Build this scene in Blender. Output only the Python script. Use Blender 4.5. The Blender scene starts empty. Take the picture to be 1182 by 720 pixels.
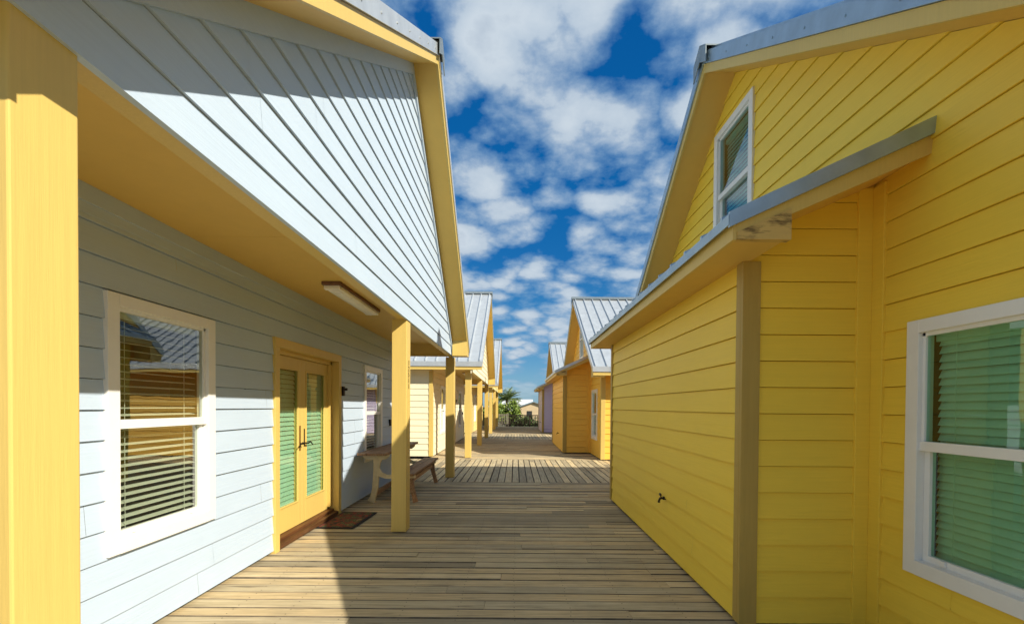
import bpy, bmesh, math, random
from mathutils import Vector, Matrix

random.seed(11)
rad = math.radians
scn = bpy.context.scene
COL = scn.collection

# ------------------------------------------------------------------ helpers
def link(o, parent=None):
    COL.objects.link(o)
    if parent is not None:
        o.parent = parent
    return o

def tag(o, label=None, cat=None, group=None, kind=None):
    if label: o['label'] = label
    if cat: o['category'] = cat
    if group: o['group'] = group
    if kind: o['kind'] = kind
    return o

def thing(name, label, cat, loc, group=None, rz=0.0):
    o = bpy.data.objects.new(name, None)
    o.empty_display_size = 0.2
    link(o)
    o.location = loc
    o.rotation_euler = (0, 0, rz)
    return tag(o, label, cat, group)

class MB:
    """collects polygons and links them as one mesh object"""
    def __init__(self):
        self.v = []; self.f = []; self.m = []
    def poly(self, pts, mi=0):
        n = len(self.v)
        self.v += [tuple(p) for p in pts]
        self.f.append(tuple(range(n, n + len(pts)))); self.m.append(mi)
    def box(self, x0, x1, y0, y1, z0, z1, mi=0):
        if x0 > x1: x0, x1 = x1, x0
        if y0 > y1: y0, y1 = y1, y0
        if z0 > z1: z0, z1 = z1, z0
        self.hexa([(x0,y0,z0),(x1,y0,z0),(x1,y1,z0),(x0,y1,z0)],
                  [(x0,y0,z1),(x1,y0,z1),(x1,y1,z1),(x0,y1,z1)], mi)
        return self
    def hexa(self, b, t, mi=0):
        n = len(self.v)
        self.v += [tuple(p) for p in b] + [tuple(p) for p in t]
        k = len(b)
        self.f.append(tuple(n + i for i in reversed(range(k)))); self.m.append(mi)
        self.f.append(tuple(n + k + i for i in range(k))); self.m.append(mi)
        for i in range(k):
            j = (i + 1) % k
            self.f.append((n+i, n+j, n+k+j, n+k+i)); self.m.append(mi)
        return self
    def prism_x(self, yz, x0, x1, mi=0):
        return self.hexa([(x0, y, z) for y, z in yz], [(x1, y, z) for y, z in yz], mi)
    def prism_y(self, xz, y0, y1, mi=0):
        return self.hexa([(x, y0, z) for x, z in xz], [(x, y1, z) for x, z in xz], mi)
    def tube(self, pts, r, seg=8, mi=0, caps=True):
        pts = [Vector(p) for p in pts]
        rs = r if isinstance(r, (list, tuple)) else [r] * len(pts)
        rings = []
        for i, p in enumerate(pts):
            d = (pts[min(i+1, len(pts)-1)] - pts[max(i-1, 0)]).normalized()
            a = d.orthogonal().normalized() if i == 0 else (pa - d * pa.dot(d)).normalized()
            pa = a
            b = d.cross(a)
            n = len(self.v)
            for s in range(seg):
                t = 2 * math.pi * s / seg
                self.v.append(tuple(p + (a * math.cos(t) + b * math.sin(t)) * rs[i]))
            rings.append(n)
        for i in range(len(pts) - 1):
            for s in range(seg):
                s2 = (s + 1) % seg
                self.f.append((rings[i]+s, rings[i]+s2, rings[i+1]+s2, rings[i+1]+s)); self.m.append(mi)
        if caps:
            self.f.append(tuple(rings[0]+s for s in reversed(range(seg)))); self.m.append(mi)
            self.f.append(tuple(rings[-1]+s for s in range(seg))); self.m.append(mi)
        return self
    def build(self, name, mats, parent=None, bevel=0.0, smooth=False, off=(0,0,0)):
        me = bpy.data.meshes.new(name)
        ox, oy, oz = off
        me.from_pydata([(x-ox, y-oy, z-oz) for x, y, z in self.v], [], self.f)
        if not isinstance(mats, (list, tuple)): mats = [mats]
        for m in mats: me.materials.append(m)
        for p, mi in zip(me.polygons, self.m):
            p.material_index = mi; p.use_smooth = smooth
        bm = bmesh.new(); bm.from_mesh(me)
        bmesh.ops.recalc_face_normals(bm, faces=bm.faces)
        bm.to_mesh(me); bm.free()
        o = bpy.data.objects.new(name, me)
        link(o, parent)
        if bevel:
            b = o.modifiers.new('bevel', 'BEVEL'); b.width = bevel; b.segments = 2
            b.limit_method = 'ANGLE'; b.angle_limit = rad(40)
        return o

# ------------------------------------------------------------------ materials
def new_mat(name):
    m = bpy.data.materials.new(name); m.use_nodes = True
    nt = m.node_tree
    b = nt.nodes['Principled BSDF']
    return m, nt, b

def nd(nt, t, **kw):
    n = nt.nodes.new(t)
    for k, v in kw.items(): setattr(n, k, v)
    return n

def noise(nt, coord, scale, detail=4, rough=0.55, vscale=None):
    n = nd(nt, 'ShaderNodeTexNoise')
    n.inputs['Scale'].default_value = scale
    n.inputs['Detail'].default_value = detail
    n.inputs['Roughness'].default_value = rough
    if vscale:
        mp = nd(nt, 'ShaderNodeMapping'); mp.inputs['Scale'].default_value = vscale
        nt.links.new(coord, mp.inputs['Vector']); coord = mp.outputs['Vector']
    nt.links.new(coord, n.inputs['Vector'])
    return n.outputs['Fac']

def ramp(nt, fac, stops):
    r = nd(nt, 'ShaderNodeValToRGB')
    e = r.color_ramp.elements
    while len(e) > 1: e.remove(e[-1])
    e[0].position = stops[0][0]; e[0].color = (*stops[0][1], 1)
    for p, c in stops[1:]:
        x = e.new(p); x.color = (*c, 1)
    nt.links.new(fac, r.inputs['Fac'])
    return r.outputs['Color']

def mix(nt, fac, a, b, mode='MIX'):
    m = nd(nt, 'ShaderNodeMix', data_type='RGBA', blend_type=mode)
    if isinstance(fac, (int, float)): m.inputs[0].default_value = fac
    else: nt.links.new(fac, m.inputs[0])
    for i, x in ((6, a), (7, b)):
        if isinstance(x, tuple): m.inputs[i].default_value = (*x, 1)
        else: nt.links.new(x, m.inputs[i])
    return m.outputs[2]

def bump(nt, b, h, strength, dist):
    n = nd(nt, 'ShaderNodeBump'); n.inputs['Strength'].default_value = strength
    n.inputs['Distance'].default_value = dist
    nt.links.new(h, n.inputs['Height']); nt.links.new(n.outputs['Normal'], b.inputs['Normal'])

def sc(c, k): return tuple(min(1, x * k) for x in c)

def paint(name, c, rough=0.5, grain=(1.5, 1.5, 45), var=0.10, dirt=None, bstr=0.35, island=0.0, spec=0.35):
    """painted board: slight fading, streaks along the grain, brush bump"""
    m, nt, b = new_mat(name)
    co = nd(nt, 'ShaderNodeTexCoord').outputs['Object']
    big = noise(nt, co, 0.9, 5, 0.6)
    col = ramp(nt, big, [(0.3, sc(c, 1 - var)), (0.7, sc(c, 1 + var * 0.5))])
    gr = noise(nt, co, 2.0, 6, 0.65, grain)
    col = mix(nt, 0.5, col, ramp(nt, gr, [(0.35, sc(c, 1 - var)), (0.65, sc(c, 1 + var * .4))]))
    if island:
        g = nd(nt, 'ShaderNodeNewGeometry')
        col = mix(nt, island, col, ramp(nt, g.outputs['Random Per Island'], [(0, sc(c, .82)), (1, sc(c, 1.12))]))
    if dirt:
        dn = noise(nt, co, 9.0, 8, .7, (.35, 1, 1.6))
        fm = ramp(nt, dn, [(0.50, (0, 0, 0)), (0.62, (.9, .9, .9))])
        col = mix(nt, fm, col, dirt)
    nt.links.new(col, b.inputs['Base Color'])
    b.inputs['Roughness'].default_value = rough
    b.inputs['Specular IOR Level'].default_value = spec
    bump(nt, b, gr, bstr, 0.004)
    return m

def wood(name, stops, gscale, rough=0.75, wet=None):
    """bare weathered timber: one tone per board, grain, knots, grey patches"""
    m, nt, b = new_mat(name)
    co = nd(nt, 'ShaderNodeTexCoord').outputs['Object']
    g = nd(nt, 'ShaderNodeNewGeometry')
    isl = g.outputs['Random Per Island']
    off = nd(nt, 'ShaderNodeVectorMath', operation='ADD')
    cmb = nd(nt, 'ShaderNodeCombineXYZ')
    mul = nd(nt, 'ShaderNodeMath', operation='MULTIPLY'); mul.inputs[1].default_value = 57.0
    nt.links.new(isl, mul.inputs[0])
    for i in range(3): nt.links.new(mul.outputs[0], cmb.inputs[i])
    nt.links.new(co, off.inputs[0]); nt.links.new(cmb.outputs[0], off.inputs[1])
    v = off.outputs[0]
    grain = noise(nt, v, 1.0, 7, 0.7, gscale)
    knots = noise(nt, v, 1.0, 2, 0.5, tuple(max(2.0, s * .22) for s in gscale))
    patch = noise(nt, co, 1.3, 6, 0.65)
    col = ramp(nt, grain, stops)
    tone = ramp(nt, isl, [(0, (.50, .50, .50)), (.3, (.82, .81, .79)), (.6, (1.0, .98, .92)), (.85, (1.10, .98, .80)), (1, (1.30, 1.24, 1.12))])
    col = mix(nt, 0.9, col, tone, 'MULTIPLY')
    col = mix(nt, ramp(nt, knots, [(.66, (0, 0, 0)), (.76, (.65, .65, .65))]), col, sc(stops[0][1], .55))
    col = mix(nt, ramp(nt, patch, [(.46, (0, 0, 0)), (.70, (.5, .5, .5))]), col, wet or sc(stops[0][1], .8))
    nt.links.new(col, b.inputs['Base Color'])
    b.inputs['Roughness'].default_value = rough
    b.inputs['Specular IOR Level'].default_value = 0.25
    bump(nt, b, grain, 0.5, 0.006)
    return m

def plain(name, c, rough=0.5, metal=0.0, var=0.08, scale=8, spec=0.5):
    m, nt, b = new_mat(name)
    co = nd(nt, 'ShaderNodeTexCoord').outputs['Object']
    n = noise(nt, co, scale, 6, 0.6)
    nt.links.new(ramp(nt, n, [(.3, sc(c, 1 - var)), (.7, sc(c, 1 + var))]), b.inputs['Base Color'])
    b.inputs['Roughness'].default_value = rough
    b.inputs['Metallic'].default_value = metal
    b.inputs['Specular IOR Level'].default_value = spec
    return m

def glass(name, tint, ior=1.6, rough=0.0):
    m = bpy.data.materials.new(name); m.use_nodes = True
    nt = m.node_tree; nt.nodes.clear()
    out = nd(nt, 'ShaderNodeOutputMaterial')
    tr = nd(nt, 'ShaderNodeBsdfTransparent'); tr.inputs[0].default_value = (*tint, 1)
    gl = nd(nt, 'ShaderNodeBsdfGlossy'); gl.inputs['Roughness'].default_value = rough
    gl.inputs['Color'].default_value = (.95, .97, .96, 1)
    lw = nd(nt, 'ShaderNodeLayerWeight'); lw.inputs['Blend'].default_value = .5
    pw = nd(nt, 'ShaderNodeMath', operation='POWER'); pw.inputs[1].default_value = 3.0
    nt.links.new(lw.outputs['Facing'], pw.inputs[0])
    r0 = 2 * ((ior - 1) / (ior + 1)) ** 2
    fr = nd(nt, 'ShaderNodeMath', operation='MULTIPLY_ADD', use_clamp=True)
    fr.inputs[1].default_value = 1 - r0; fr.inputs[2].default_value = r0
    nt.links.new(pw.outputs[0], fr.inputs[0])
    co = nd(nt, 'ShaderNodeTexCoord').outputs['Object']
    bp = nd(nt, 'ShaderNodeBump'); bp.inputs['Strength'].default_value = .06; bp.inputs['Distance'].default_value = .02
    nt.links.new(noise(nt, co, 2.2, 2), bp.inputs['Height'])
    nt.links.new(bp.outputs[0], gl.inputs['Normal'])
    mx = nd(nt, 'ShaderNodeMixShader')
    nt.links.new(fr.outputs[0], mx.inputs[0])
    nt.links.new(tr.outputs[0], mx.inputs[1]); nt.links.new(gl.outputs[0], mx.inputs[2])
    nt.links.new(mx.outputs[0], out.inputs[0])
    return m

M = {}
M['blue'] = paint('blue_siding_paint', (.48, .575, .675), .55, var=.07)
M['gold'] = paint('gold_trim_paint', (.66, .47, .13), .45, grain=(30, 30, 1.2), var=.08)
M['goldflat'] = paint('gold_soffit_paint', (.72, .47, .11), .55, grain=(3, 3, 3), var=.06)
M['yellow'] = paint('yellow_siding_paint', (.88, .615, .062), .5, var=.07)
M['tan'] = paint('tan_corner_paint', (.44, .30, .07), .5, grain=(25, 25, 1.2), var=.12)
M['orange'] = paint('orange_siding_paint', (.88, .52, .075), .5, var=.07)
M['lavender'] = paint('lavender_siding_paint', (.62, .54, .75), .55, var=.07)
M['cream'] = paint('cream_siding_paint', (.84, .76, .52), .55, var=.06)
M['palegreen'] = paint('pale_yellow_siding_paint', (.82, .66, .26), .55, var=.06)
M['white'] = paint('white_window_vinyl', (.80, .79, .74), .35, grain=(4, 4, 4), var=.05, bstr=.05, spec=.5)
M['stained'] = paint('stained_pale_board', (.64, .43, .13), .6, grain=(2, 14, 14), var=.12, dirt=(.12, .07, .022))
M['metal'] = plain('galvalume_roof', (.60, .63, .64), .33, .5, .10, 5)
M['shademetal'] = plain('shade_tinted_galvalume_roof', (.36, .47, .56), .35, .5, .12, 6)  # same roof metal, with the blue of its shaded side put into the colour
M['metaldark'] = plain('aged_flashing_metal', (.27, .31, .31), .35, .5, .2, 9)
M['iron'] = plain('oiled_bronze', (.018, .013, .010), .4, .6, .3, 30)
M['brass'] = plain('worn_brass', (.30, .18, .06), .4, .8, .2, 30)
M['dark'] = plain('dark_room', (.020, .022, .020), .9, 0, .2, 3)
M['void'] = plain('dark_deck_void', (.018, .015, .011), .95, 0, .3, 5)  # darkness under the deck, put into the colour
M['dirt'] = plain('dark_foundation_concrete', (.10, .09, .075), .9, 0, .25, 6)  # one even dark tone for the concrete
M['pane'] = glass('window_glass', (.74, .80, .70), 1.8)
M['doorpane'] = glass('door_glass', (.62, .80, .68), 1.6)
M['greenpane'] = glass('tinted_window_glass', (.50, .78, .60), 1.5)
M['skypane'] = glass('sky_tinted_attic_glass', (.26, .56, .56), 1.4)  # teal of the reflected sky put into the glass tint
M['slat'] = plain('white_blind_slat', (.80, .80, .72), .45, 0, .04, 10)
M['curtain'] = plain('pale_green_shade', (.70, .80, .66), .6, 0, .05, 10)
M['diffuser'] = plain('yellowed_acrylic', (.90, .87, .78), .35, 0, .08, 12)
M['fixture'] = plain('rusty_fixture_steel', (.20, .10, .055), .6, .2, .3, 25)
M['deckx'] = wood('deck_boards_across', [(.22, (.23, .18, .11)), (.5, (.52, .43, .27)), (.78, (.72, .62, .42))], (2.0, 60, 60), wet=(.25, .205, .135))
M['decky'] = wood('deck_boards_along', [(.27, (.21, .165, .095)), (.5, (.54, .45, .28)), (.73, (.74, .64, .43))], (60, 2.0, 60), wet=(.30, .25, .17))
M['deckedge'] = plain('grimy_shaded_edge', (.15, .118, .078), .9, 0, .6, 4)  # edge grime, with the shade of the gaps also put into the colour
M['nail'] = plain('rusty_nail_head', (.035, .022, .014), .7, .3, .3, 40)
M['benchwood'] = wood('red_brown_bench_planks', [(.25, (.11, .06, .03)), (.5, (.34, .19, .10)), (.75, (.54, .36, .20))], (40, 2.5, 40), .6)
M['benchframe'] = plain('cream_resin_frame', (.72, .58, .33), .45, 0, .14, 9)
M['sill'] = wood('stained_door_sill', [(.25, (.045, .018, .008)), (.5, (.13, .055, .02)), (.75, (.22, .11, .045))], (30, 2, 30), .5)
M['rail'] = wood('dark_railing_timber', [(.25, (.014, .010, .007)), (.5, (.032, .023, .015)), (.75, (.055, .040, .027))], (12, 12, 2), .8)
M['railgrey'] = wood('grey_picket_timber', [(.25, (.12, .105, .08)), (.5, (.22, .20, .16)), (.75, (.32, .29, .24))], (20, 20, 2), .8)
M['farwall'] = plain('tan_stucco', (.55, .42, .25), .8, 0, .1, 1)
M['farroof'] = plain('blue_grey_roof', (.22, .29, .33), .5, .1, .15, 2)
M['whiteroof'] = plain('white_metal_roof', (.78, .78, .76), .5, 0, .05, 2)
M['trunk'] = plain('palm_bark', (.13, .095, .06), .9, 0, .4, 12)

def mat_leaf(name, a, b_):
    m, nt, b = new_mat(name)
    g = nd(nt, 'ShaderNodeNewGeometry')
    nt.links.new(ramp(nt, g.outputs['Random Per Island'], [(0, a), (1, b_)]), b.inputs['Base Color'])
    b.inputs['Roughness'].default_value = .55
    return m
M['leaf'] = mat_leaf('shrub_leaf', (.07, .14, .02), (.30, .38, .06))
M['leafdark'] = mat_leaf('dark_shrub_leaf', (.025, .055, .014), (.10, .16, .035))
M['frond'] = mat_leaf('palm_frond', (.12, .19, .05), (.34, .40, .13))

def mat_mat():
    m, nt, b = new_mat('woven_floral_doormat')
    co = nd(nt, 'ShaderNodeTexCoord').outputs['Object']
    n = noise(nt, co, 9, 2, .6)
    col = ramp(nt, n, [(.30, (.010, .009, .007)), (.42, (.05, .032, .012)), (.47, (.26, .035, .012)), (.53, (.03, .022, .012)), (.58, (.10, .11, .025)), (.64, (.02, .015, .01)), (.72, (.38, .22, .07))])
    nt.links.new(col, b.inputs['Base Color']); b.inputs['Roughness'].default_value = .95
    bump(nt, b, noise(nt, co, 220, 2), .6, .004)
    return m
M['mat'] = mat_mat()
M['matedge'] = plain('doormat_rubber_edge', (.012, .010, .009), .8)

def mat_ground():
    m, nt, b = new_mat('sandy_scrub_ground')
    co = nd(nt, 'ShaderNodeTexCoord').outputs['Object']
    n = noise(nt, co, .35, 8, .65)
    nt.links.new(ramp(nt, n, [(.35, (.07, .085, .03)), (.55, (.20, .17, .10)), (.7, (.34, .29, .20))]), b.inputs['Base Color'])
    b.inputs['Roughness'].default_value = .95
    return m
M['ground'] = mat_ground()

# ------------------------------------------------------------------ siding
def siding(mb, axis, pos, ns, u0, u1, z0, z1, openings=(), lim=None, exp=.177, seed=0, joints=True):
    """lapped boards. axis 'x': wall in a plane X=pos, u runs along Y; ns: outward side"""
    rnd = random.Random(seed)
    def P(u, n, z):
        return (pos + ns * n, u, z) if axis == 'x' else (u, pos + ns * n, z)
    def limit(z):
        if lim is None: return u0, u1
        a, b = lim(z); return max(a, u0), min(b, u1)
    k = 0
    while True:
        za = z0 + k * exp
        if za >= z1 - 1e-4: break
        zt = min(za + exp, z1)
        jit = rnd.uniform(-.0015, .0015)
        off0, off1 = .0175 + jit, .003
        js = []
        if joints:
            j = u0 + rnd.uniform(.6, 3.6)
            while j < u1:
                js.append(j); j += 3.66
        zs = sorted({za, zt} | {e for o in openings for e in (o[2], o[3]) if za < e < zt})
        for bi in range(len(zs) - 1):
            b0, b1 = zs[bi], zs[bi + 1]
            l0, r0 = limit(b0); l1, r1 = limit(b1)
            if r0 - l0 < .002: continue
            if r1 < l1: l1 = r1 = (l1 + r1) / 2
            cuts = [(o[0], o[1]) for o in openings if o[2] < b1 - 1e-6 and o[3] > b0 + 1e-6]
            cuts += [(j - .0009, j + .0009) for j in js if max(l0, l1) < j - .01 and j + .01 < min(r0, r1)]
            cuts.sort()
            segs = []; cl0, cl1 = l0, l1
            for a, b in cuts:
                if a > cl0: segs.append((cl0, a, cl1, a))
                if b > cl0: cl0 = cl1 = b
            if cl0 < r0: segs.append((cl0, r0, cl1, r1))
            n0 = off0 + (off1 - off0) * (b0 - za) / exp
            n1 = off0 + (off1 - off0) * (b1 - za) / exp
            if bi == len(zs) - 2: b1 = b1 - .004
            for a, b, c, d in segs:
                mb.poly([P(a, n0, b0), P(b, n0, b0), P(d, n1, b1), P(c, n1, b1)])
                if bi == 0:
                    mb.poly([P(a, -.012, b0), P(b, -.012, b0), P(b, n0, b0), P(a, n0, b0)])
        k += 1

# ------------------------------------------------------------------ windows on walls that face +X / -X
def window(parent, X, ns, ya, yb, z0, z1, mid, pane_mat='pane', blind='slat', tilt=11, label=None, closed=False):
    """double hung window: casing > sash, pane (two), blind"""
    t = .085
    w = MB()
    x = lambda n: X + ns * n
    w.box(x(-.06), x(.034), ya, ya + t, z0, z1)
    w.box(x(-.06), x(.034), yb - t, yb, z0, z1)
    w.box(x(-.06), x(.0345), ya + t, yb - t, z1 - t * .9, z1)
    w.box(x(-.06), x(.038), ya + t, yb - t, z0, z0 + t)
    win = w.build('window', M['white'], parent, bevel=.003)
    if label: win['label'] = label
    # reveal box behind (room)
    r = MB()
    a, b, c, d = ya + t * .5, yb - t * .5, z0 + t * .5, z1 - t * .5
    dp = -.30
    for q in ([(x(-.05),a,c),(x(dp),a,c),(x(dp),a,d),(x(-.05),a,d)], [(x(-.05),b,c),(x(dp),b,c),(x(dp),b,d),(x(-.05),b,d)],
              [(x(-.05),a,c),(x(dp),a,c),(x(dp),b,c),(x(-.05),b,c)], [(x(-.05),a,d),(x(dp),a,d),(x(dp),b,d),(x(-.05),b,d)],
              [(x(dp),a,c),(x(dp),b,c),(x(dp),b,d),(x(dp),a,d)]):
        r.poly(q)
    r.build('window_recess', M['dark'], win)
    s = MB(); f = .038
    A, B = ya + t, yb - t
    # upper sash (outer), meeting rail, lower sash set back
    s.box(x(-.02), x(.010), A, A + f * .55, mid, z1 - t * .9)
    s.box(x(-.02), x(.010), B - f * .55, B, mid, z1 - t * .9)
    s.box(x(-.02), x(.010), A, B, z1 - t * .9 - f * .6, z1 - t * .9 + .001)
    s.box(x(-.045), x(.018), A, B, mid - .028, mid + .028)
    s.box(x(-.05), x(-.012), A, A + f, z0 + t, mid)
    s.box(x(-.05), x(-.012), B - f, B, z0 + t, mid)
    s.box(x(-.05), x(-.010), A, B, z0 + t - .001, z0 + t + f)
    s.box(x(-.010), x(.002), A + .12, A + .16, z0 + t + f * .3, z0 + t + f)
    s.box(x(-.010), x(.002), B - .16, B - .12, z0 + t + f * .3, z0 + t + f)
    s.build('sash', M['white'], win, bevel=.002)
    p = MB()
    p.poly([(x(-.004), A + .01, mid + .02), (x(-.004), B - .01, mid + .02), (x(-.004), B - .01, z1 - t), (x(-.004), A + .01, z1 - t)])
    p.poly([(x(-.030), A + .02, z0 + t + .02), (x(-.030), B - .02, z0 + t + .02), (x(-.030), B - .02, mid - .02), (x(-.030), A + .02, mid - .02)])
    p.build('pane', M[pane_mat], win)
    if blind:
        bl = MB()
        sp = .046
        z = z1 - t - .05
        rnd = random.Random(int(ya * 100))
        ca, sa = math.cos(rad(tilt)), math.sin(rad(tilt))
        hw = .025
        bl.box(x(-.115), x(-.065), A + .005, B - .005, z1 - t - .045, z1 - t)
        while z > z0 + t + .03:
            zz = z + rnd.uniform(-.002, .002)
            c = -.09
            # slat: room side high, outside edge low
            bl.hexa([(x(c - hw*ca), A + .01, zz + hw*sa), (x(c + hw*ca), A + .01, zz - hw*sa), (x(c + hw*ca), B - .01, zz - hw*sa), (x(c - hw*ca), B - .01, zz + hw*sa)],
                    [(x(c - hw*ca), A + .01, zz + hw*sa + .003), (x(c + hw*ca), A + .01, zz - hw*sa + .003), (x(c + hw*ca), B - .01, zz - hw*sa + .003), (x(c - hw*ca), B - .01, zz + hw*sa + .003)])
            z -= sp
        for u in (A + .14, B - .14):
            bl.box(x(-.060), x(-.058), u - .0015, u + .0015, z0 + t + .02, z1 - t)
        bl.box(x(-.115), x(-.065), A + .01, B - .01, z0 + t + .002, z0 + t + .02)
        bl.build('blind', M[blind], win)
    return win

# ------------------------------------------------------------------ roofs (ridge runs along X)
def roof(parent, xo, xi, yn, yp, yf, zp, mn, mf, seed=0, ribs=True, cap_mat='metaldark', metal='metal'):
    """xo: rake end over the walk, xi: far end. soffit plane z = zp - m*|y-yp|"""
    sg = 1 if xo > xi else -1
    s = lambda y: zp - (mn * (yp - y) if y < yp else mf * (y - yp))
    lo, hi = xo, xi
    so = MB()
    for a, b in ((yn, yp), (yp, yf)):
        so.prism_x([(a, s(a)), (b, s(b)), (b, s(b) + .03), (a, s(a) + .03)], xo - sg * .03, xi)
    so.build('soffit', M['goldflat'], parent)
    for a, b in ((yn, yp), (yp, yf)):
        rb = MB()
        rb.prism_x([(a, s(a) - .012), (b, s(b) - .012), (b, s(b) + .085), (a, s(a) + .085)], xo - sg * .03, xo)
        rb.build('rake_board', M['gold'], parent)
    for y, d in ((yn, -1), (yf, 1)):
        fb = MB()
        fb.box(xo, xi, y, y + d * .025, s(y) - .035, s(y) + .10)
        fb.build('eave_fascia', M['gold'], parent)
    r = MB()
    for a, b, m, y0 in ((yn - .05, yp, mn, yn), (yp, yf + .05, mf, yf)):
        r.prism_x([(a, s(a) + .088), (b, s(b) + .088), (b, s(b) + .225), (a, s(a) + .225)], xo + sg * .018, xi)
        if ribs:
            n = int(abs(xo - xi) / .305)
            for i in range(n + 1):
                xx = xo - sg * (.06 + i * .305)
                r.prism_x([(a, s(a) + .224), (b, s(b) + .224), (b, s(b) + .268), (a, s(a) + .268)], xx - .014, xx + .014)
    for a, b in ((yn, yp), (yp, yf)):
        q = a + .18
        while q < b - .1:
            zz = s(q) + .150
            r.tube([(xo + sg * .017, q, zz), (xo + sg * .024, q, zz)], .009, 6); q += .42
    ro = r.build('roof', M[metal], parent)
    c = MB()
    w = .17
    for a, b in ((yp - w, yp), (yp, yp + w)):
        c.prism_x([(a, s(a) + .270), (b, s(b) + .270), (b, s(b) + .284), (a, s(a) + .284)], xo + sg * .055, xi)
    c.prism_x([(yp - w, s(yp - w) + .10), (yp, zp + .10), (yp, zp + .272), (yp - w, s(yp - w) + .272)], xo + sg * .055, xo + sg * .045)
    c.prism_x([(yp, zp + .10), (yp + w, s(yp + w) + .10), (yp + w, s(yp + w) + .272), (yp, zp + .272)], xo + sg * .055, xo + sg * .045)
    c.build('ridge_cap', M[cap_mat], ro)
    return s

GRP = 'wooden cottages lining the deck'

# ------------------------------------------------------------------ left cottages with porches
XL, G, ZA, ZC = -2.41, -1.255, 2.485, 2.70

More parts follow.
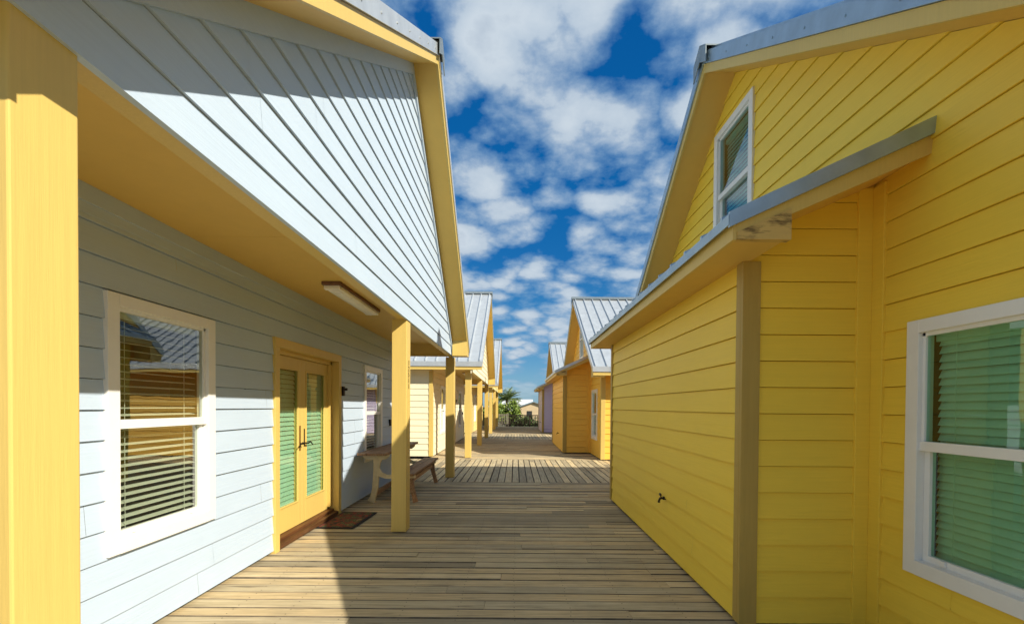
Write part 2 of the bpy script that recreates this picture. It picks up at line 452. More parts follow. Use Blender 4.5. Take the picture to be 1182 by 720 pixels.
def left_house(name, dy, paint_key, label, number=False):
    Y = lambda y: y + dy
    root = thing(name, label, 'cottage', (-5.4, Y(5.5), 0), GRP)
    bpy.context.view_layer.update()
    inv = Matrix.Translation((5.4, -Y(5.5), 0))
    kids_before = set(bpy.data.objects)
    wm = M[paint_key]
    XB = -8.6
    yp, zp, mn, mf = Y(5.62), 5.55, .645, .80
    s = lambda y: zp - (mn * (yp - y) if y < yp else mf * (y - yp))
    yn, yf = Y(.95), Y(9.42)
    roof(root, -.95, XB, yn, yp, yf, zp, mn, mf, seed=int(dy))
    ya, yb = Y(1.30), Y(9.62)
    # openings in the porch wall
    wins = [(Y(2.73), Y(3.71), .575, 2.14), (Y(7.39), Y(8.37), .575, 2.12)]
    door = (Y(4.72), Y(6.30), 0.0, 2.06)
    ops = [(a + .03, b - .03, c + .03, d - .03) for a, b, c, d in wins] + [door]
    w = MB()
    siding(w, 'x', XL, 1, ya, yb, .03, ZC, ops, seed=3 + int(dy))
    siding(w, 'y', ya, -1, XB, XL, .03, 2.55, seed=5 + int(dy))
    siding(w, 'y', yb, 1, XB, XL, .03, 2.55, seed=6 + int(dy))
    # backing
    c = -.31
    w.box(XB, XL + c, ya + .02, yb - .02, .03, 2.55)
    w.build('wall', wm, root)
    f = MB(); f.box(XB + .1, XL - .06, ya + .06, yb - .06, -.72, .035)
    f.build('foundation', M['dirt'], root)
    # gable wall over the porch
    gm = MB()  # boards above the porch beam
    slope_lim = lambda z: (yp - (zp - z) / mn, yp + (zp - z) / mf)
    siding(gm, 'x', G - .0185, 1, Y(.985), Y(9.66), ZA - .006, zp, (), slope_lim, seed=8 + int(dy))
    gm.prism_x([(Y(.95), ZC + .03), (Y(9.3), ZC + .03), (Y(9.3), s(Y(9.3)) - .01), (yp, zp - .02), (Y(.95), max(ZC + .04, s(Y(.95)) - .01))], G - .05, G - .03)
    gm.build('gable_wall', wm, root)
    for a, b in ((Y(.95), yp), (yp, Y(9.35))):
        g2 = MB()
        g2.prism_x([(a, s(a) - .13), (b, s(b) - .13), (b, s(b) + .01), (a, s(a) + .01)], G - .01, G + .014)
        g2.build('frieze', wm, root)
    # porch ceiling, beam
    ce = MB(); q = Y(.98)
    while q < Y(9.70):
        ce.box(XL - .02, G - .12, q, min(q + 2.436, Y(9.70)), ZC, ZC + .03); q += 2.44
    ce.build('porch_ceiling', M['goldflat'], root)
    be = MB(); be.box(G - .122, G - .032, Y(1.0), Y(9.68), ZA, ZC + .05)
    be.build('beam', M['gold'], root)
    be = MB()
    be.box(XL + .0, G - .125, Y(1.18), Y(1.30), ZA + .02, ZC - .002)
    be.build('beam', M['gold'], root)
    be = MB()
    be.box(XL + .0, G - .125, Y(9.60), Y(9.72), ZA + .02, ZC - .002)
    be.build('beam', M['gold'], root)
    fr = MB(); fr.box(XL, XL + .026, ya + .10, yb - .02, ZC - .10, ZC - .001)
    fr.box(XL, XL + .019, ya + .10, yb - .02, ZC - .16, ZC - .10)
    fr.build('frieze', wm, root)
    # eave boxes
    for a, b in ((yn, Y(1.20)), (Y(9.12), yf)):
        zb = 2.565 if a == yn else 2.46
        eb = MB()
        za_, zc_ = max(zb + .002, s(a) - .001), max(zb + .002, s(b) - .001)
        eb.prism_x([(a + .001, zb), (b, zb), (b, zc_), (a + .001, za_)], G + .02, -.953)
        eb.build('eave_box', M['gold'], root)
    # corner boards
    for yy, d in ((ya, -1), (yb, 1)):
        cb = MB()
        cb.box(XL - .085, XL + .026, yy + d * .026, yy, .03, ZA)
        cb.box(XL, XL + .026, yy, yy - d * .10, .03, ZC - .10)
        cb.build('corner_board', M['gold'], root)
    # posts
    for i, py in enumerate((1.176, 5.455, 9.66)):
        p = MB(); p.box(-1.445, -1.27, Y(py), Y(py) + .19, .006, ZA + .001)
        po = p.build('post', M['gold'], root, bevel=.006)
        if number and i == 1:
            cu = bpy.data.curves.new('house_number', 'FONT')
            cu.body = '1\n2\n5\n1\n1'; cu.size = .085; cu.extrude = .002; cu.align_x = 'CENTER'; cu.space_line = .82
            tmp = bpy.data.objects.new('number_curve', cu); COL.objects.link(tmp)
            me = bpy.data.meshes.new_from_object(tmp.evaluated_get(bpy.context.evaluated_depsgraph_get()))
            bpy.data.objects.remove(tmp); bpy.data.curves.remove(cu)
            me.materials.clear(); me.materials.append(M['iron'])
            to = bpy.data.objects.new('house_number', me)
            link(to, po)
            to.matrix_local = Matrix.Translation((-1.267, Y(py) + .10, 1.96)) @ Matrix.Rotation(rad(90), 4, 'Z') @ Matrix.Rotation(rad(90), 4, 'X')
    # windows
    for a, b, z0, z1 in wins:
        window(root, XL, 1, a, b, z0, z1, 1.355)
    # french doors, recessed
    da, db = Y(4.72), Y(6.30)
    xr = XL - .10
    df = MB()
    df.box(XL - .14, XL + .035, da - .09, da, .0, 2.06)
    df.box(XL - .14, XL + .035, db, db + .09, .0, 2.06)
    df.box(XL - .14, XL + .0355, da - .09, db + .09, 2.0605, 2.155)
    df.box(XL - .14, XL - .085, da - .0, da + .035, .12, 2.06)
    df.box(XL - .14, XL - .060, db - .055, db, .12, 2.06)
    df.box(XL - .14, XL - .060, da, db, 2.015, 2.0605)
    dfo = df.build('door_frame', M['gold'], root, bevel=.003)
    th = MB(); th.box(XL - .16, XL + .03, da + .001, db - .001, .012, .060); th.box(XL - .16, XL - .03, da + .001, db - .001, .060, .092)
    th.build('threshold', M['sill'], dfo, bevel=.004)
    bk = MB(); bk.box(XL - .30, XL - .28, da - .05, db + .05, .02, 2.1); bk.build('door_backing', M['dark'], dfo)
    mid = (da + .035 + db - .055) / 2
    for a, b, hs in ((da + .037, mid - .002, 1), (mid + .002, db - .057, -1)):
        d = MB(); st = .092
        x0, x1 = xr - .045, xr
        z0, z1 = .096, 2.012
        gb, gt = .36, 1.885
        d.box(x0, x1, a, a + st, z0, z1); d.box(x0, x1, b - st, b, z0, z1)
        d.box(x0, x1, a + st, b - st, z0, gb); d.box(x0, x1, a + st, b - st, gt, z1)
        for q in ((a + st, a + st + .018, gb, gt), (b - st - .018, b - st, gb, gt)):
            d.box(x1 - .012, x1 + .009, q[0], q[1], q[2], q[3])
        d.box(x1 - .012, x1 + .009, a + st + .018, b - st - .018, gb, gb + .018)
        d.box(x1 - .012, x1 + .009, a + st + .018, b - st - .018, gt - .018, gt)
        do = d.build('door', M['gold'], root, bevel=.003)
        p = MB(); p.poly([(xr - .018, a + st, gb), (xr - .018, b - st, gb), (xr - .018, b - st, gt), (xr - .018, a + st, gt)])
        p.build('pane', M['doorpane'], do)
        bl = MB(); z = gt - .02
        while z > gb + .02:
            bl.hexa([(xr - .065, a + st - .02, z), (xr - .048, a + st - .02, z - .046), (xr - .048, b - st + .02, z - .046), (xr - .065, b - st + .02, z)],
                    [(xr - .068, a + st - .02, z + .003), (xr - .051, a + st - .02, z - .043), (xr - .051, b - st + .02, z - .043), (xr - .068, b - st + .02, z + .003)])
            z -= .052
        bl.build('blind', M['curtain'], do)
        hy = b - .055 if hs == 1 else a + .055
        h = MB()
        if hs == 1: h.box(xr, xr + .006, hy - .014, hy + .014, .95, 1.24, 1)
        else: h.box(xr, xr + .006, hy - .009, hy + .009, .99, 1.20, 0)
        h.tube([(xr + .004, hy, 1.03), (xr + .05, hy, 1.03)], .010, 8)
        h.tube([(xr + .05, hy, 1.03), (xr + .055, hy - hs * .04, 1.045), (xr + .052, hy - hs * .08, 1.03), (xr + .05, hy - hs * .12, 1.005)], [.010, .009, .008, .006], 8)
        h.build('handle', [M['iron'], M['brass']], do)
    # little bell box beside the door
    bb = MB(); bb.box(XL + .016, XL + .060, Y(6.40), Y(6.46), 1.61, 1.74)
    bb.tube([(XL + .055, Y(6.43), 1.70), (XL + .10, Y(6.43), 1.70)], .018, 10)
    bb.build('doorbell_box', M['iron'], root, bevel=.004)
    oc = MB(); oc.box(XL + .012, XL + .024, Y(9.02), Y(9.09), 1.44, 1.55); oc.build('outlet_cover', M['white'], root, bevel=.002)
    oc = MB(); oc.box(XL + .012, XL + .05, Y(8.86), Y(8.94), 1.10, 1.22); oc.build('outlet_cover', M['iron'], root, bevel=.002)
    # porch light
    l = MB(); l.box(-1.92, -1.73, Y(4.62), Y(5.98), ZC - .035, ZC - .001)
    lo = l.build('porch_light', M['fixture'], root, bevel=.004)
    l = MB()
    xs = [-.082, -.075, -.05, 0, .05, .075, .082]; zs = [-.036, -.062, -.082, -.09, -.082, -.062, -.036]
    l.prism_y([(-1.825 + a, ZC + b) for a, b in zip(xs, zs)], Y(4.70), Y(5.90))
    l.box(-1.905, -1.745, Y(4.64), Y(4.70), ZC - .075, ZC - .036)
    l.box(-1.905, -1.745, Y(5.90), Y(5.96), ZC - .075, ZC - .036)
    l.build('diffuser', M['diffuser'], lo, bevel=.006)
    for o in set(bpy.data.objects) - kids_before:
        if o.parent == root: o.matrix_parent_inverse = inv
    return root

# ------------------------------------------------------------------ right cottages with a shed roofed wing
XW, XG = 1.54, 2.40

def right_house(name, dy, paint_key, label, metal='metal'):
    Y = lambda y: y + dy
    root = thing(name, label, 'cottage', (5.0, Y(5.2), 0), GRP)
    inv = Matrix.Translation((-5.0, -Y(5.2), 0))
    kids_before = set(bpy.data.objects)
    wm = M[paint_key]
    XB = 8.6
    yp, zp, m, m2 = Y(5.2), 5.17, .62, .72
    s = lambda y: zp - (m * (yp - y) if y < yp else m2 * (y - yp))
    yn, yf = Y(.66), Y(9.10)
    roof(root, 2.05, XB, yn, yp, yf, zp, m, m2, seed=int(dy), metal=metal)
    ya, yb = Y(1.25), Y(8.70)
    wy0, wy1 = Y(3.16), Y(7.42)
    win = (Y(1.88), Y(2.84), .505, 2.006)
    upw = (Y(4.755), Y(5.67), 3.20, 4.72)
    ops = [(a + .03, b - .03, c + .03, d - .03) for a, b, c, d in (win, upw)]
    ops.append((wy0 + .05, wy1 - .05, 0, 2.90))
    w = MB()
    lim = lambda z: (yp - (zp - z) / m, yp + (zp - z) / m2)
    siding(w, 'x', XG, -1, ya, yb, .03, zp, ops, lim, seed=13 + int(dy))
    siding(w, 'y', ya, -1, XG, XB, .03, 2.75, seed=15 + int(dy))
    siding(w, 'y', yb, 1, XG, XB, .03, 2.75, seed=16 + int(dy))
    c = .31
    w.prism_x([(ya + .02, .03), (yb - .02, .03), (yb - .02, s(yb) - .05), (yp, zp - .05), (ya + .02, s(ya) - .05)], XG + c, XB)
    w.build('wall', wm, root)
    # wing
    ww = MB()
    wlim = lambda z: (XW if z < 2.63 else 1.25 + (z - 2.505) / .4391, XG)
    siding(ww, 'x', XW, -1, wy0, wy1, .03, 2.55, seed=23 + int(dy))
    siding(ww, 'y', wy0, -1, XW, XG, .03, 2.98, (), wlim, seed=24 + int(dy), joints=False)
    siding(ww, 'y', wy1, 1, XW, XG, .03, 2.98, (), wlim, seed=25 + int(dy), joints=False)
    ww.build('wing_wall', wm, root)
    f = MB(); f.box(XG + .06, XB - .1, ya + .06, yb - .06, -.72, .035)
    f.box(XW + .05, XG + .3, wy0 + .05, wy1 - .05, -.72, .0345)
    f.build('foundation', M['dirt'], root)
    # wing roof
    ey0, ey1, xe = Y(2.72), Y(7.84), 1.25
    msl = (2.96 - 2.455) / (XG - xe)
    sb = lambda x: 2.455 + (x - xe) * msl
    so = MB()
    so.box(xe + .02, XW + .02, ey0 + .021, ey1 - .021, 2.458, 2.472)
    so.prism_y([(XW - .1, sb(XW - .1) + .02), (XG + .1, sb(XG + .1) + .02), (XG + .1, sb(XG + .1) + .045), (XW - .1, sb(XW - .1) + .045)], ey0 + .03, ey1 - .03)
    so.build('soffit', M['goldflat'], root)
    fa = MB(); fa.box(xe, xe + .022, ey0, ey1, 2.452, 2.560)
    fa.build('eave_fascia', M['gold'], root)
    for e0, e1 in ((ey0, ey0 + .022), (ey1 - .022, ey1)):
        rb = MB()
        rb.prism_y([(xe + .023, sb(xe + .023)), (XG - .002, sb(XG)), (XG - .002, sb(XG) + .13), (xe + .023, sb(xe + .023) + .105)], e0, e1)
        rb.build('rake_board', M['gold'], root)
        bx = MB(); x1 = 1.585
        a, b = (e0 + .022, e0 + .045) if e0 == ey0 else (e1 - .045, e1 - .022)
        bx.prism_y([(xe + .024, 2.4535), (x1, 2.4535), (x1, sb(x1) + .03), (xe + .024, sb(xe + .024) + .03)], a - .030 if e0 == ey0 else a, b if e0 == ey0 else b + .030)
        o = bx.build('eave_box', M['stained'], root)
    ro = MB()
    t0, t1 = .108, .145
    ro.prism_y([(xe - .03, sb(xe - .03) + t0), (XG - .002, sb(XG) + t0 + .02), (XG - .002, sb(XG) + t1 + .03), (xe - .03, sb(xe - .03) + t1)], ey0 - .02, ey1 + .02)
    for e0, e1 in ((ey0 - .028, ey0 - .006), (ey1 + .006, ey1 + .028)):
        ro.prism_y([(xe - .03, sb(xe - .03) + .075), (XG - .002, sb(XG) + .105), (XG - .002, sb(XG) + t1 + .055), (xe - .03, sb(xe - .03) + t1 + .018)], e0, e1)
    ro.box(xe - .034, xe - .026, ey0 - .02, ey1 + .02, sb(xe) + .075, sb(xe) + t1 - .01)
    n = int((ey1 - ey0) / .305)
    for i in range(n + 1):
        yy = ey0 + .09 + i * .305
        ro.prism_y([(xe - .03, sb(xe - .03) + t1 - .001), (XG - .003, sb(XG) + t1 + .03), (XG - .003, sb(XG) + t1 + .055), (xe - .03, sb(xe - .03) + t1 + .026)], yy - .013, yy + .013)
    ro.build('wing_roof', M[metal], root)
    # trim
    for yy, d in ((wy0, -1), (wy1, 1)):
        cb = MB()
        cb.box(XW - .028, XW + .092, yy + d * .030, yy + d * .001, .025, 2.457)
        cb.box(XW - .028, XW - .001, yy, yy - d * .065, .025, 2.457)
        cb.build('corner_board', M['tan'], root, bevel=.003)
        ib = MB()
        ib.box(XG - .12, XG - .026, yy + d * .026, yy + d * .001, .025, 2.95)
        ib.box(XG - .026, XG - .001, yy + d * .12, yy + d * .001, .025, 2.95)
        ib.build('corner_board', wm, root, bevel=.003)
    for yy, d in ((ya, -1), (yb, 1)):
        cb = MB()
        cb.box(XG - .028, XG + .095, yy + d * .028, yy + d * .001, .025, 2.60)
        cb.box(XG - .028, XG - .001, yy, yy - d * .095, .025, 2.60)
        cb.build('corner_board', M['gold'] if dy else wm, root, bevel=.003)
    # eave boxes of the big roof
    for a, b in ((yn, Y(1.0)), (Y(8.80), yf)):
        eb = MB()
        eb.prism_x([(a + .001, 2.29), (b - .001, 2.29), (b - .001, s(b) - .001), (a + .001, s(a) - .001)], 2.053, XG - .022)
        eb.build('eave_box', M['gold'], root)
    window(root, XG, -1, *win, 1.265, pane_mat='greenpane', tilt=66)
    window(root, XG, -1, *upw, 3.955, pane_mat='skypane', blind='curtain', tilt=70)
    # hose tap
    h = MB(); fy, fz = Y(4.75), .56; XW_ = XW; k_ = .72
    h.tube([(XW, fy, fz), (XW - .034, fy, fz)], .017, 10)
    h.tube([(XW - .03, fy, fz), (XW - .062, fy, fz - .003), (XW - .072, fy, fz - .026), (XW - .073, fy, fz - .045)], [.010, .012, .011, .013], 10)
    h.tube([(XW - .05, fy, fz + .007), (XW - .058, fy, fz + .033)], .006, 8)
    t = h.build('hose_tap', M['iron'], root, smooth=True)
    h = MB()
    h.tube([(XW - .06, fy + .028 * math.cos(k * math.pi / 6), fz + .037 + .028 * math.sin(k * math.pi / 6) * .35) for k in range(13)], .006, 6)
    h.tube([(XW - .06, fy - .028, fz + .037), (XW - .06, fy + .028, fz + .037)], .0045, 6)
    h.build('tap_handle', M['iron'], t, smooth=True)
    for o in set(bpy.data.objects) - kids_before:
        if o.parent == root: o.matrix_parent_inverse = inv
    return root

left_house('porch_cottage', 0.0, 'blue', 'nearest cottage on the left, pale blue siding over a gold porch with french doors', number=True)
left_house('porch_cottage', 12.2, 'cream', 'cream yellow cottage with gold porch posts, just past the pale blue one')
left_house('porch_cottage', 24.4, 'palegreen', 'farthest cottage on the left, its porch posts next to the grey pickets')
right_house('gable_cottage', 0.0, 'yellow', 'nearest cottage on the right, bright yellow siding with attic window and hose tap', metal='shademetal')
right_house('gable_cottage', 11.75, 'orange', 'orange cottage with pale metal roof, beyond the bright yellow one')
right_house('gable_cottage', 23.5, 'lavender', 'farthest cottage on the right, lavender siding by the dark railing')

# ------------------------------------------------------------------ deck
def deck_section(name, x0, x1, y0, y1, along, mat, bw=.136, gap=.0105, nails=False, seed=0):
    rnd = random.Random(seed)
    d = MB()
    a0, a1, l0, l1 = (x0, x1, y0, y1) if along == 'y' else (y0, y1, x0, x1)
    a = a0
    while a < a1 - .02:
        b = min(a + bw, a1)
        l = l0
        first = True
        while l < l1:
            ln = rnd.uniform(1.2, 4.6) if first else rnd.choice((2.44, 3.05, 3.66, 4.27))
            first = False
            e = min(l + ln, l1)
            if l1 - e < .5: e = l1
            z = rnd.uniform(-.005, .0015); tl = rnd.uniform(-.0025, .0025)
            r = rnd.uniform(.003, .0065)
            A0, B0 = a + rnd.uniform(-.003, .004), b - rnd.uniform(-.003, .004)
            def P(u, v, zz): return (u, v, zz) if along == 'y' else (v, u, zz)
            sec = [(A0, -.04), (B0, -.04), (B0, z - r + tl), (B0 - r, z + tl), (A0 + r, z - tl), (A0, z - r - tl)]
            d.hexa([P(u, l, q) for u, q in sec], [P(u, e - .003, q) for u, q in sec])
            d.m[-6:] = [2, 2, 2, 0, 2, 2]
            if nails:
                j = math.ceil((l + .03) / .406) * .406
                while j < e - .02:
                    for q in (A0 + .03, B0 - .03):
                        cx, cy = q + rnd.uniform(-.006, .006), j + rnd.uniform(-.008, .008)
                        if abs(cx) < 9:
                            d.poly([P(cx + .0048 * math.cos(k * math.pi / 3), cy + .0048 * math.sin(k * math.pi / 3), z + .0022) for k in range(6)], 1)
                    j += .406
            l = e
        a += bw + gap
    o = d.build(name, [mat, M['nail'], M['deckedge']])
    tag(o, kind='structure')
    return o

deck_section('deck', -2.46, 2.75, -2.6, 9.14, 'x', M['deckx'], nails=True, seed=1)
deck_section('deck', -6.5, 6.5, 9.148, 13.07, 'y', M['decky'], seed=2)
deck_section('deck', -2.46, 2.75, 13.078, 21.30, 'x', M['deckx'], seed=3)
deck_section('deck', -6.5, 6.5, 21.308, 25.2, 'y', M['decky'], seed=4)
deck_section('deck', -2.46, 2.75, 25.208, 35.2, 'x', M['deckx'], seed=5)
# near-black slabs painting the shade of the void below the boards
j = MB()
for y0, y1, xx in ((-2.6, 9.1, 2.7), (9.2, 13.0, 6.4), (13.1, 21.3, 2.7), (21.4, 25.1, 6.4), (25.2, 35.1, 2.7)):
    j.box(-min(xx, 6.4) + (.25 if xx < 3 else 0), xx, y0, y1, -.40, -.22)
tag(j.build('deck_void_slab', M['void']), kind='structure')

g = MB()
g.poly([(-900, -900, -.7), (900, -900, -.7), (900, 2500, -.7), (-900, 2500, -.7)])
tag(g.build('ground', M['ground']), kind='structure')

# ------------------------------------------------------------------ doormat
t = thing('doormat', 'dark floral doormat lying on the deck before the french doors', 'doormat', (-2.15, 6.02, 0.004), rz=rad(-3))
b = MB(); b.box(-.235, .235, -.43, .43, 0, .009); b.build('backing', M['matedge'], t, bevel=.003)
b = MB(); b.box(-.205, .205, -.40, .40, .0085, .014); b.build('pile', M['mat'], t, bevel=.003)

# ------------------------------------------------------------------ convertible bench table
t = thing('bench_table', 'weathered picnic bench with brown planks and cream curved frame by the blue wall', 'picnic bench', (0, 0, 0))
L0, L1 = 6.92, 9.25
xs0 = -2.345
for k in range(3):
    b = MB(); w = .138
    x0 = xs0 + k * (w + .006)
    b.box(x0, x0 + w, L0 + random.uniform(-.008, .008), L1 + random.uniform(-.008, .008), .735, .772)
    b.build('tabletop', M['benchwood'], t, bevel=.005)
for k in range(2):
    b = MB(); w = .135
    x0 = -1.80 + k * (w + .008)
    b.box(x0, x0 + w, L0 + .08, L1 + .02, .425, .460)
    b.build('seat', M['benchwood'], t, bevel=.005)
for yy in (7.16, 9.0):
    def strip(pts, wd, y0, y1):
        m = MB()
        n = len(pts)
        for i in range(n - 1):
            (xa, za), (xb, zb) = pts[i], pts[i + 1]
            def nrm(i):
                a = Vector(pts[max(0, i - 1)]); c = Vector(pts[min(n - 1, i + 1)])
                d = (c - a).normalized(); return Vector((-d.y, d.x))
            n0, n1 = nrm(i), nrm(i + 1)
            w0, w1 = (wd[i], wd[i + 1])
            q = [(xa - n0.x * w0, za - n0.y * w0), (xb - n1.x * w1, zb - n1.y * w1), (xb + n1.x * w1, zb + n1.y * w1), (xa + n0.x * w0, za + n0.y * w0)]
            m.prism_y(q, y0, y1)
        return m
    y0, y1 = yy - .03, yy + .03
    strip([(-2.10, .70), (-2.115, .60), (-2.125, .48), (-2.13, .36), (-2.14, .22), (-2.17, .09), (-2.20, .006)], [.075, .048, .040, .042, .042, .040, .055], y0, y1).build('leg', M['benchframe'], t)
    m = MB(); m.prism_y([(-2.33, .733), (-1.93, .733), (-1.935, .70), (-1.99, .655), (-2.25, .655), (-2.32, .69)], y0 - .012, y1 + .012)
    m.build('top_bracket', M['benchframe'], t, bevel=.004)
    strip([(-2.115, .52), (-2.06, .43), (-1.97, .395), (-1.85, .388), (-1.70, .392), (-1.53, .400)], [.03, .035, .030, .027, .025, .022], y0 + .003, y1 - .003).build('arm', M['benchframe'], t)
    strip([(-1.60, .40), (-1.585, .25), (-1.55, .12), (-1.52, .006)], [.045, .038, .032, .036], y0 + .006, y1 - .006).build('leg', M['benchwood'], t)
m = MB()
m.prism_x([(7.19, .10), (7.19, .17), (8.97, .17), (8.97, .10)], -2.16, -2.125)
m.build('stretcher', M['benchwood'], t)
m = MB()
m.prism_x([(7.19, .30), (7.19, .37), (8.97, .37), (8.97, .30)], -1.62, -1.585)
m.build('stretcher', M['benchwood'], t)

# ------------------------------------------------------------------ railings at the end of the deck
t = thing('deck_railing', 'dark timber railing closing the far end of the deck', 'railing', (1.0, 34.95, 0))
def part(mb, name, mat, root, bevel=0):
    o = mb.build(name, mat, root, bevel=bevel)
    o.matrix_parent_inverse = Matrix.Translation(-root.location)
    return o
for x in (-.45, 1.05, 2.55):
    part(MB().box(x - .045, x + .045, 34.9, 34.99, 0.001, .80), 'post', M['rail'], t)
part(MB().box(-.5, 2.6, 34.86, 35.02, .801, .860), 'top_rail', M['rail'], t)
part(MB().box(-.405, 1.005, 34.93, 34.97, .08, .14), 'bottom_rail', M['rail'], t)
part(MB().box(1.095, 2.505, 34.93, 34.97, .08, .14), 'bottom_rail', M['rail'], t)
for i in range(24):
    x = -.36 + i * .125
    if abs(x - 1.05) < .07: continue
    part(MB().box(x - .024, x + .024, 34.90, 34.928, .06, .80), 'baluster', M['rail'], t)
t = thing('picket_railing', 'weathered grey picket railing beside the last porch posts', 'railing', (-1.5, 34.95, 0))
for x in (-2.4, -.56):
    part(MB().box(x - .045, x + .045, 34.9, 34.99, 0.001, .98), 'post', M['railgrey'], t)
part(MB().box(-2.354, -.606, 34.92, 34.96, .80, .88), 'top_rail', M['railgrey'], t)
part(MB().box(-2.354, -.606, 34.92, 34.96, .10, .18), 'bottom_rail', M['railgrey'], t)
for i in range(13):
    x = -2.26 + i * .132
    part(MB().box(x - .03, x + .03, 34.89, 34.918, .04, .94), 'picket', M['railgrey'], t)

# ------------------------------------------------------------------ plants beyond the railing
def bush(name, loc, rx, ry, h, n, leafm, label, group, seed):
    rnd = random.Random(seed)
    t = thing(name, label, 'shrub', loc, group)
    st = MB()
    tips = []
    for k in range(9):
        a = rnd.uniform(0, 6.28); r = rnd.uniform(.2, .75)
        tip = Vector((rx * r * math.cos(a), ry * r * math.sin(a), h * rnd.uniform(.55, .95)))
        st.tube([(0.05 * math.cos(a), .05 * math.sin(a), 0), tuple(tip * .5 + Vector((0, 0, .1))), tuple(tip)], [.03, .02, .008], 5)
        tips.append(tip)
    st.build('stem', M['trunk'], t)
    lf = MB()
    cl = []
    for k in range(26):
        a = rnd.uniform(0, 6.28); r = math.sqrt(rnd.uniform(0, 1)) * .85
        top = math.sqrt(max(0, 1 - r * r))
        cl.append(Vector((rx * r * math.cos(a), ry * r * math.sin(a), h * (.12 + .80 * top * rnd.uniform(.3, 1)))))
    for i in range(n):
        c = rnd.choice(cl)
        p = c + Vector((rnd.gauss(0, .17), rnd.gauss(0, .17), rnd.gauss(0, .14)))
        p.z = max(p.z, .03)
        d = Vector((rnd.uniform(-1, 1), rnd.uniform(-1, 1), rnd.uniform(-.3, 1))).normalized()
        q = d.orthogonal().normalized(); q.rotate(Matrix.Rotation(rnd.uniform(0, 6.28), 3, d))
        L, W = rnd.uniform(.10, .20), rnd.uniform(.035, .065)
        lf.poly([p, p + d * L * .5 + q * W, p + d * L, p + d * L * .5 - q * W])
    lf.build('foliage', leafm, t)
    return t

SG = 'shrubs growing behind the far railing'
bush('shrub', (-1.75, 36.6, -.7), .95, .8, 3.0, 4600, M['leaf'], 'bright bushy shrub under the palm, behind the grey pickets', SG, 1)
bush('shrub', (-.55, 36.9, -.7), .95, .8, 2.95, 4600, M['leaf'], 'bushy green shrub right of the palm trunk', SG, 2)
bush('shrub', (.75, 36.4, -.7), .9, .7, 1.45, 2000, M['leafdark'], 'low dark green shrub seen through the middle of the dark railing', SG, 3)
bush('shrub', (2.2, 36.5, -.7), 1.0, .7, 1.40, 2000, M['leafdark'], 'low dark green shrub at the right end of the dark railing', SG, 4)
bush('shrub', (-3.0, 37.2, -.7), 1.0, .8, 2.3, 1800, M['leafdark'], 'tall dark shrub half hidden by the last porch on the left', SG, 5)

def palm(loc, trunk_h, R, n, label, seed):
    rnd = random.Random(seed)
    t = thing('palm_tree', label, 'palm tree', loc)
    m = MB()
    pts = [(0.03 * math.sin(k * .7), 0.02 * k * .5, trunk_h * k / 8) for k in range(9)]
    m.tube(pts, [.15 - .006 * k for k in range(9)], 9)
    m.build('trunk', M['trunk'], t)
    top = Vector(pts[-1])
    f = MB()
    for k in range(n):
        a = k * 2.399 + rnd.uniform(-.2, .2)
        el = rad(rnd.choice((rnd.uniform(-10, 30), rnd.uniform(25, 80))))
        out = Vector((math.cos(a), math.sin(a), 0))
        up = Vector((0, 0, 1))
        Lr = R * rnd.uniform(.8, 1.1)
        rib = []
        for s in range(9):
            u = s / 8
            rib.append(top + out * (Lr * u * math.cos(el) + .12 * u * u * Lr) + up * (Lr * (u * math.sin(el) - .26 * u * u)))
        f.tube(rib, [.018 - .0016 * s for s in range(9)], 4)
        side = out.cross(up).normalized()
        for s in range(2, 9):
            for w in range(3):
                p0 = rib[s - 1].lerp(rib[s], w / 3)
                dirn = (rib[s] - rib[s - 1]).normalized()
                for sg in (1, -1):
                    Lf = R * .34 * math.sin(math.pi * min(1, .16 + .82 * s / 9)) * rnd.uniform(.85, 1.1)
                    d = (side * sg * .8 + dirn * .75 + up * rnd.uniform(-.25, .1)).normalized()
                    b = d.cross(up).normalized() * .013
                    p1 = p0 + d * Lf * .55; p2 = p0 + d * Lf - up * Lf * .08
                    f.poly([p0 - b * .6, p1 - b, p2, p1 + b, p0 + b * .6])
    f.build('crown', M['frond'], t)
palm((-.72, 39.5, -.7), 2.75, 1.5, 40, 'small palm with spiky fronds above the shrubs at the end of the deck', 3)

# ------------------------------------------------------------------ houses far beyond
t = thing('far_house', 'low tan house with blue grey gable roof beyond the railing', 'house', (2.4, 62, -.7))
b = MB(); b.prism_y([(-1.75, 0), (1.75, 0), (1.75, 2.15), (0, 2.75), (-1.75, 2.15)], 0, 6); b.build('wall', M['farwall'], t)
b = MB()
b.prism_y([(-1.95, 2.09), (0, 2.76), (0, 2.90), (-1.95, 2.22)], -.3, 6.3); b.prism_y([(0, 2.76), (1.95, 2.09), (1.95, 2.22), (0, 2.90)], -.3, 6.3)
b.build('roof', M['farroof'], t)
b = MB(); b.box(-.9, -.2, -.03, .02, .7, 1.6); b.build('window', M['dark'], t)
t = thing('far_house', 'distant house with white roof right behind the palm', 'house', (.35, 74, -.7))
b = MB(); b.box(-2.2, 2.2, 0, 7, 0, 2.45); b.build('wall', M['whiteroof'], t)
b = MB(); b.prism_x([(-.4, 2.42), (3.5, 3.25), (7.4, 2.42), (7.4, 2.5), (3.5, 3.37), (-.4, 2.5)], -2.5, 2.5); b.build('roof', M['whiteroof'], t)
b = MB(); b.box(-.6, .4, -.03, .02, .9, 1.9); b.build('window', M['dark'], t)

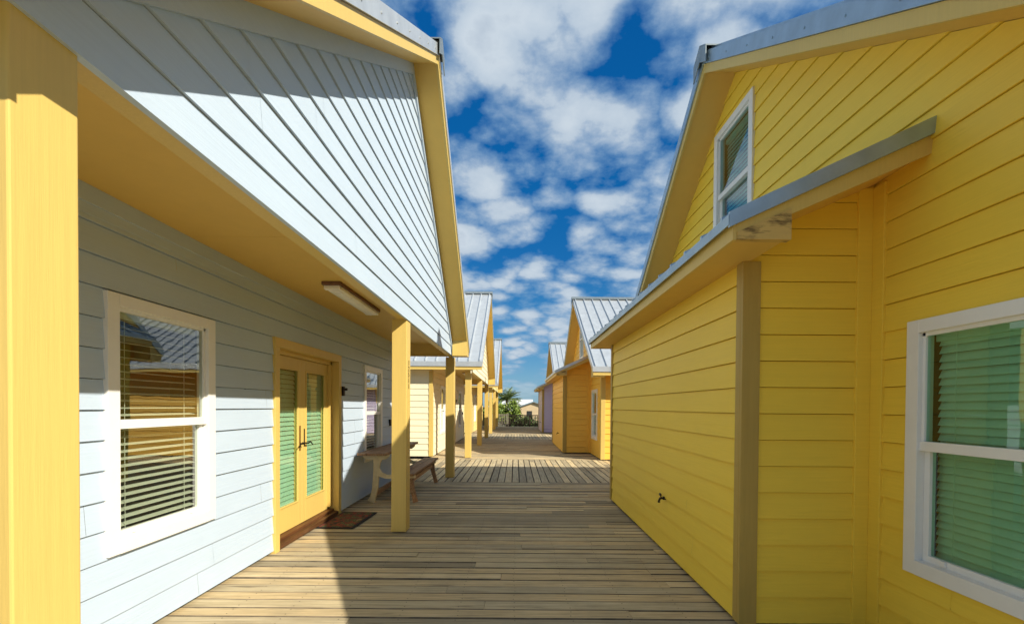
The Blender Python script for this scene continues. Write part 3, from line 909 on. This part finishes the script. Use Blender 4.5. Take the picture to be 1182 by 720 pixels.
# ------------------------------------------------------------------ sun, sky with altocumulus
SUN = Vector((1, -.772, .826))
el = math.atan2(SUN.z, math.hypot(SUN.x, SUN.y)); az = math.atan2(SUN.x, SUN.y)
sl = bpy.data.lights.new('sun', 'SUN'); sl.energy = 3.7; sl.angle = rad(.5); sl.color = (1.0, .93, .80)
so = bpy.data.objects.new('sun', sl); link(so)
so.rotation_euler = (-SUN).to_track_quat('-Z', 'Y').to_euler()

wd = bpy.data.worlds.new('World'); scn.world = wd; wd.use_nodes = True
nt = wd.node_tree; nt.nodes.clear()
out = nd(nt, 'ShaderNodeOutputWorld'); bg = nd(nt, 'ShaderNodeBackground')
sky = nd(nt, 'ShaderNodeTexSky', sky_type='NISHITA')
sky.sun_disc = False; sky.sun_elevation = el; sky.sun_rotation = az
sky.air_density = 1.0; sky.dust_density = .4; sky.ozone_density = 3.0
hs = nd(nt, 'ShaderNodeHueSaturation'); hs.inputs['Saturation'].default_value = 1.45; hs.inputs['Value'].default_value = .72
nt.links.new(sky.outputs[0], hs.inputs['Color'])
tc = nd(nt, 'ShaderNodeTexCoord').outputs['Generated']
sp = nd(nt, 'ShaderNodeSeparateXYZ'); nt.links.new(tc, sp.inputs[0])
den = nd(nt, 'ShaderNodeMath', operation='MAXIMUM'); den.inputs[1].default_value = 0.0
nt.links.new(sp.outputs['Z'], den.inputs[0])
ad = nd(nt, 'ShaderNodeMath', operation='ADD'); ad.inputs[1].default_value = .26
nt.links.new(den.outputs[0], ad.inputs[0])
dv = nd(nt, 'ShaderNodeVectorMath', operation='SCALE')
iv = nd(nt, 'ShaderNodeMath', operation='DIVIDE'); iv.inputs[0].default_value = 1.0
nt.links.new(ad.outputs[0], iv.inputs[1])
nt.links.new(tc, dv.inputs[0]); nt.links.new(iv.outputs[0], dv.inputs['Scale'])
fl = nd(nt, 'ShaderNodeVectorMath', operation='MULTIPLY'); fl.inputs[1].default_value = (1, 1, 0)
nt.links.new(dv.outputs[0], fl.inputs[0])
mp = nd(nt, 'ShaderNodeMapping'); mp.inputs['Location'].default_value = (0.4, 9.3, 0)
nt.links.new(fl.outputs[0], mp.inputs[0])
P = mp.outputs[0]
big = noise(nt, P, 1.0, 3, .5)
wv = nd(nt, 'ShaderNodeTexNoise'); wv.inputs['Scale'].default_value = 4.0; wv.inputs['Detail'].default_value = 3
nt.links.new(P, wv.inputs['Vector'])
wm_ = nd(nt, 'ShaderNodeVectorMath', operation='MULTIPLY_ADD'); wm_.inputs[1].default_value = (.22, .22, 0)
nt.links.new(wv.outputs['Color'], wm_.inputs[0]); nt.links.new(P, wm_.inputs[2])
vo = nd(nt, 'ShaderNodeTexVoronoi', feature='F1'); vo.inputs['Scale'].default_value = 7.2
nt.links.new(wm_.outputs[0], vo.inputs['Vector'])
puff = noise(nt, P, 7.0, 8, .58)
def math2(op, a, b):
    n = nd(nt, 'ShaderNodeMath', operation=op)
    for i, x in enumerate((a, b)):
        if isinstance(x, (int, float)): n.inputs[i].default_value = x
        else: nt.links.new(x, n.inputs[i])
    return n.outputs[0]
cell = math2('SUBTRACT', 1.0, vo.outputs['Distance'])
cov = math2('ADD', math2('ADD', math2('MULTIPLY', big, .45), math2('MULTIPLY', puff, .45)), math2('MULTIPLY', cell, .30))
mask = ramp(nt, cov, [(.485, (0, 0, 0)), (.56, (.55, .55, .55)), (.65, (1, 1, 1))])
mask = mix(nt, ramp(nt, sp.outputs['Z'], [(0.0, (0, 0, 0)), (.10, (1, 1, 1))]), (0.0, 0.0, 0.0), mask)
ccol = ramp(nt, cov, [(.54, (.85, 1.45, 2.15)), (.64, (1.7, 2.05, 2.45)), (.74, (2.1, 2.4, 2.7)), (.86, (1.45, 1.75, 2.15))])
grad = ramp(nt, sp.outputs['Z'], [(0.0, (.42, 1.15, 1.75)), (.12, (.14, .76, 1.6)), (.30, (.020, .40, 1.25)), (.7, (.008, .28, 1.05))])
base = mix(nt, .85, hs.outputs[0], grad)
sm = mix(nt, mask, base, ccol)
nt.links.new(sm, bg.inputs['Color']); bg.inputs['Strength'].default_value = .15
nt.links.new(bg.outputs[0], out.inputs[0])

# ------------------------------------------------------------------ camera
cam = bpy.data.cameras.new('camera'); co = bpy.data.objects.new('camera', cam); link(co)
pd, ro_ = rad(.8), rad(.4)
f = Vector((0, math.cos(pd), -math.sin(pd))); u = Vector((0, math.sin(pd), math.cos(pd))); r = Vector((1, 0, 0))
c, s_ = math.cos(ro_), math.sin(ro_)
r2 = r * c + u * s_; u2 = u * c - r * s_
mw = Matrix((r2, u2, -f)).transposed().to_4x4(); mw.translation = (0, 0, 1.48)
co.matrix_world = mw
cam.sensor_width = 36; cam.lens = 36 * 540 / 1182
cam.shift_x = -.00334; cam.shift_y = .0986
cam.clip_start = .05; cam.clip_end = 5000
scn.camera = co

scn.view_settings.view_transform = 'Standard'; scn.view_settings.look = 'None'
scn.view_settings.exposure = 0.92; scn.view_settings.gamma = 1
scn.cycles.max_bounces = 10; scn.cycles.diffuse_bounces = 6
scn.cycles.use_denoising = True
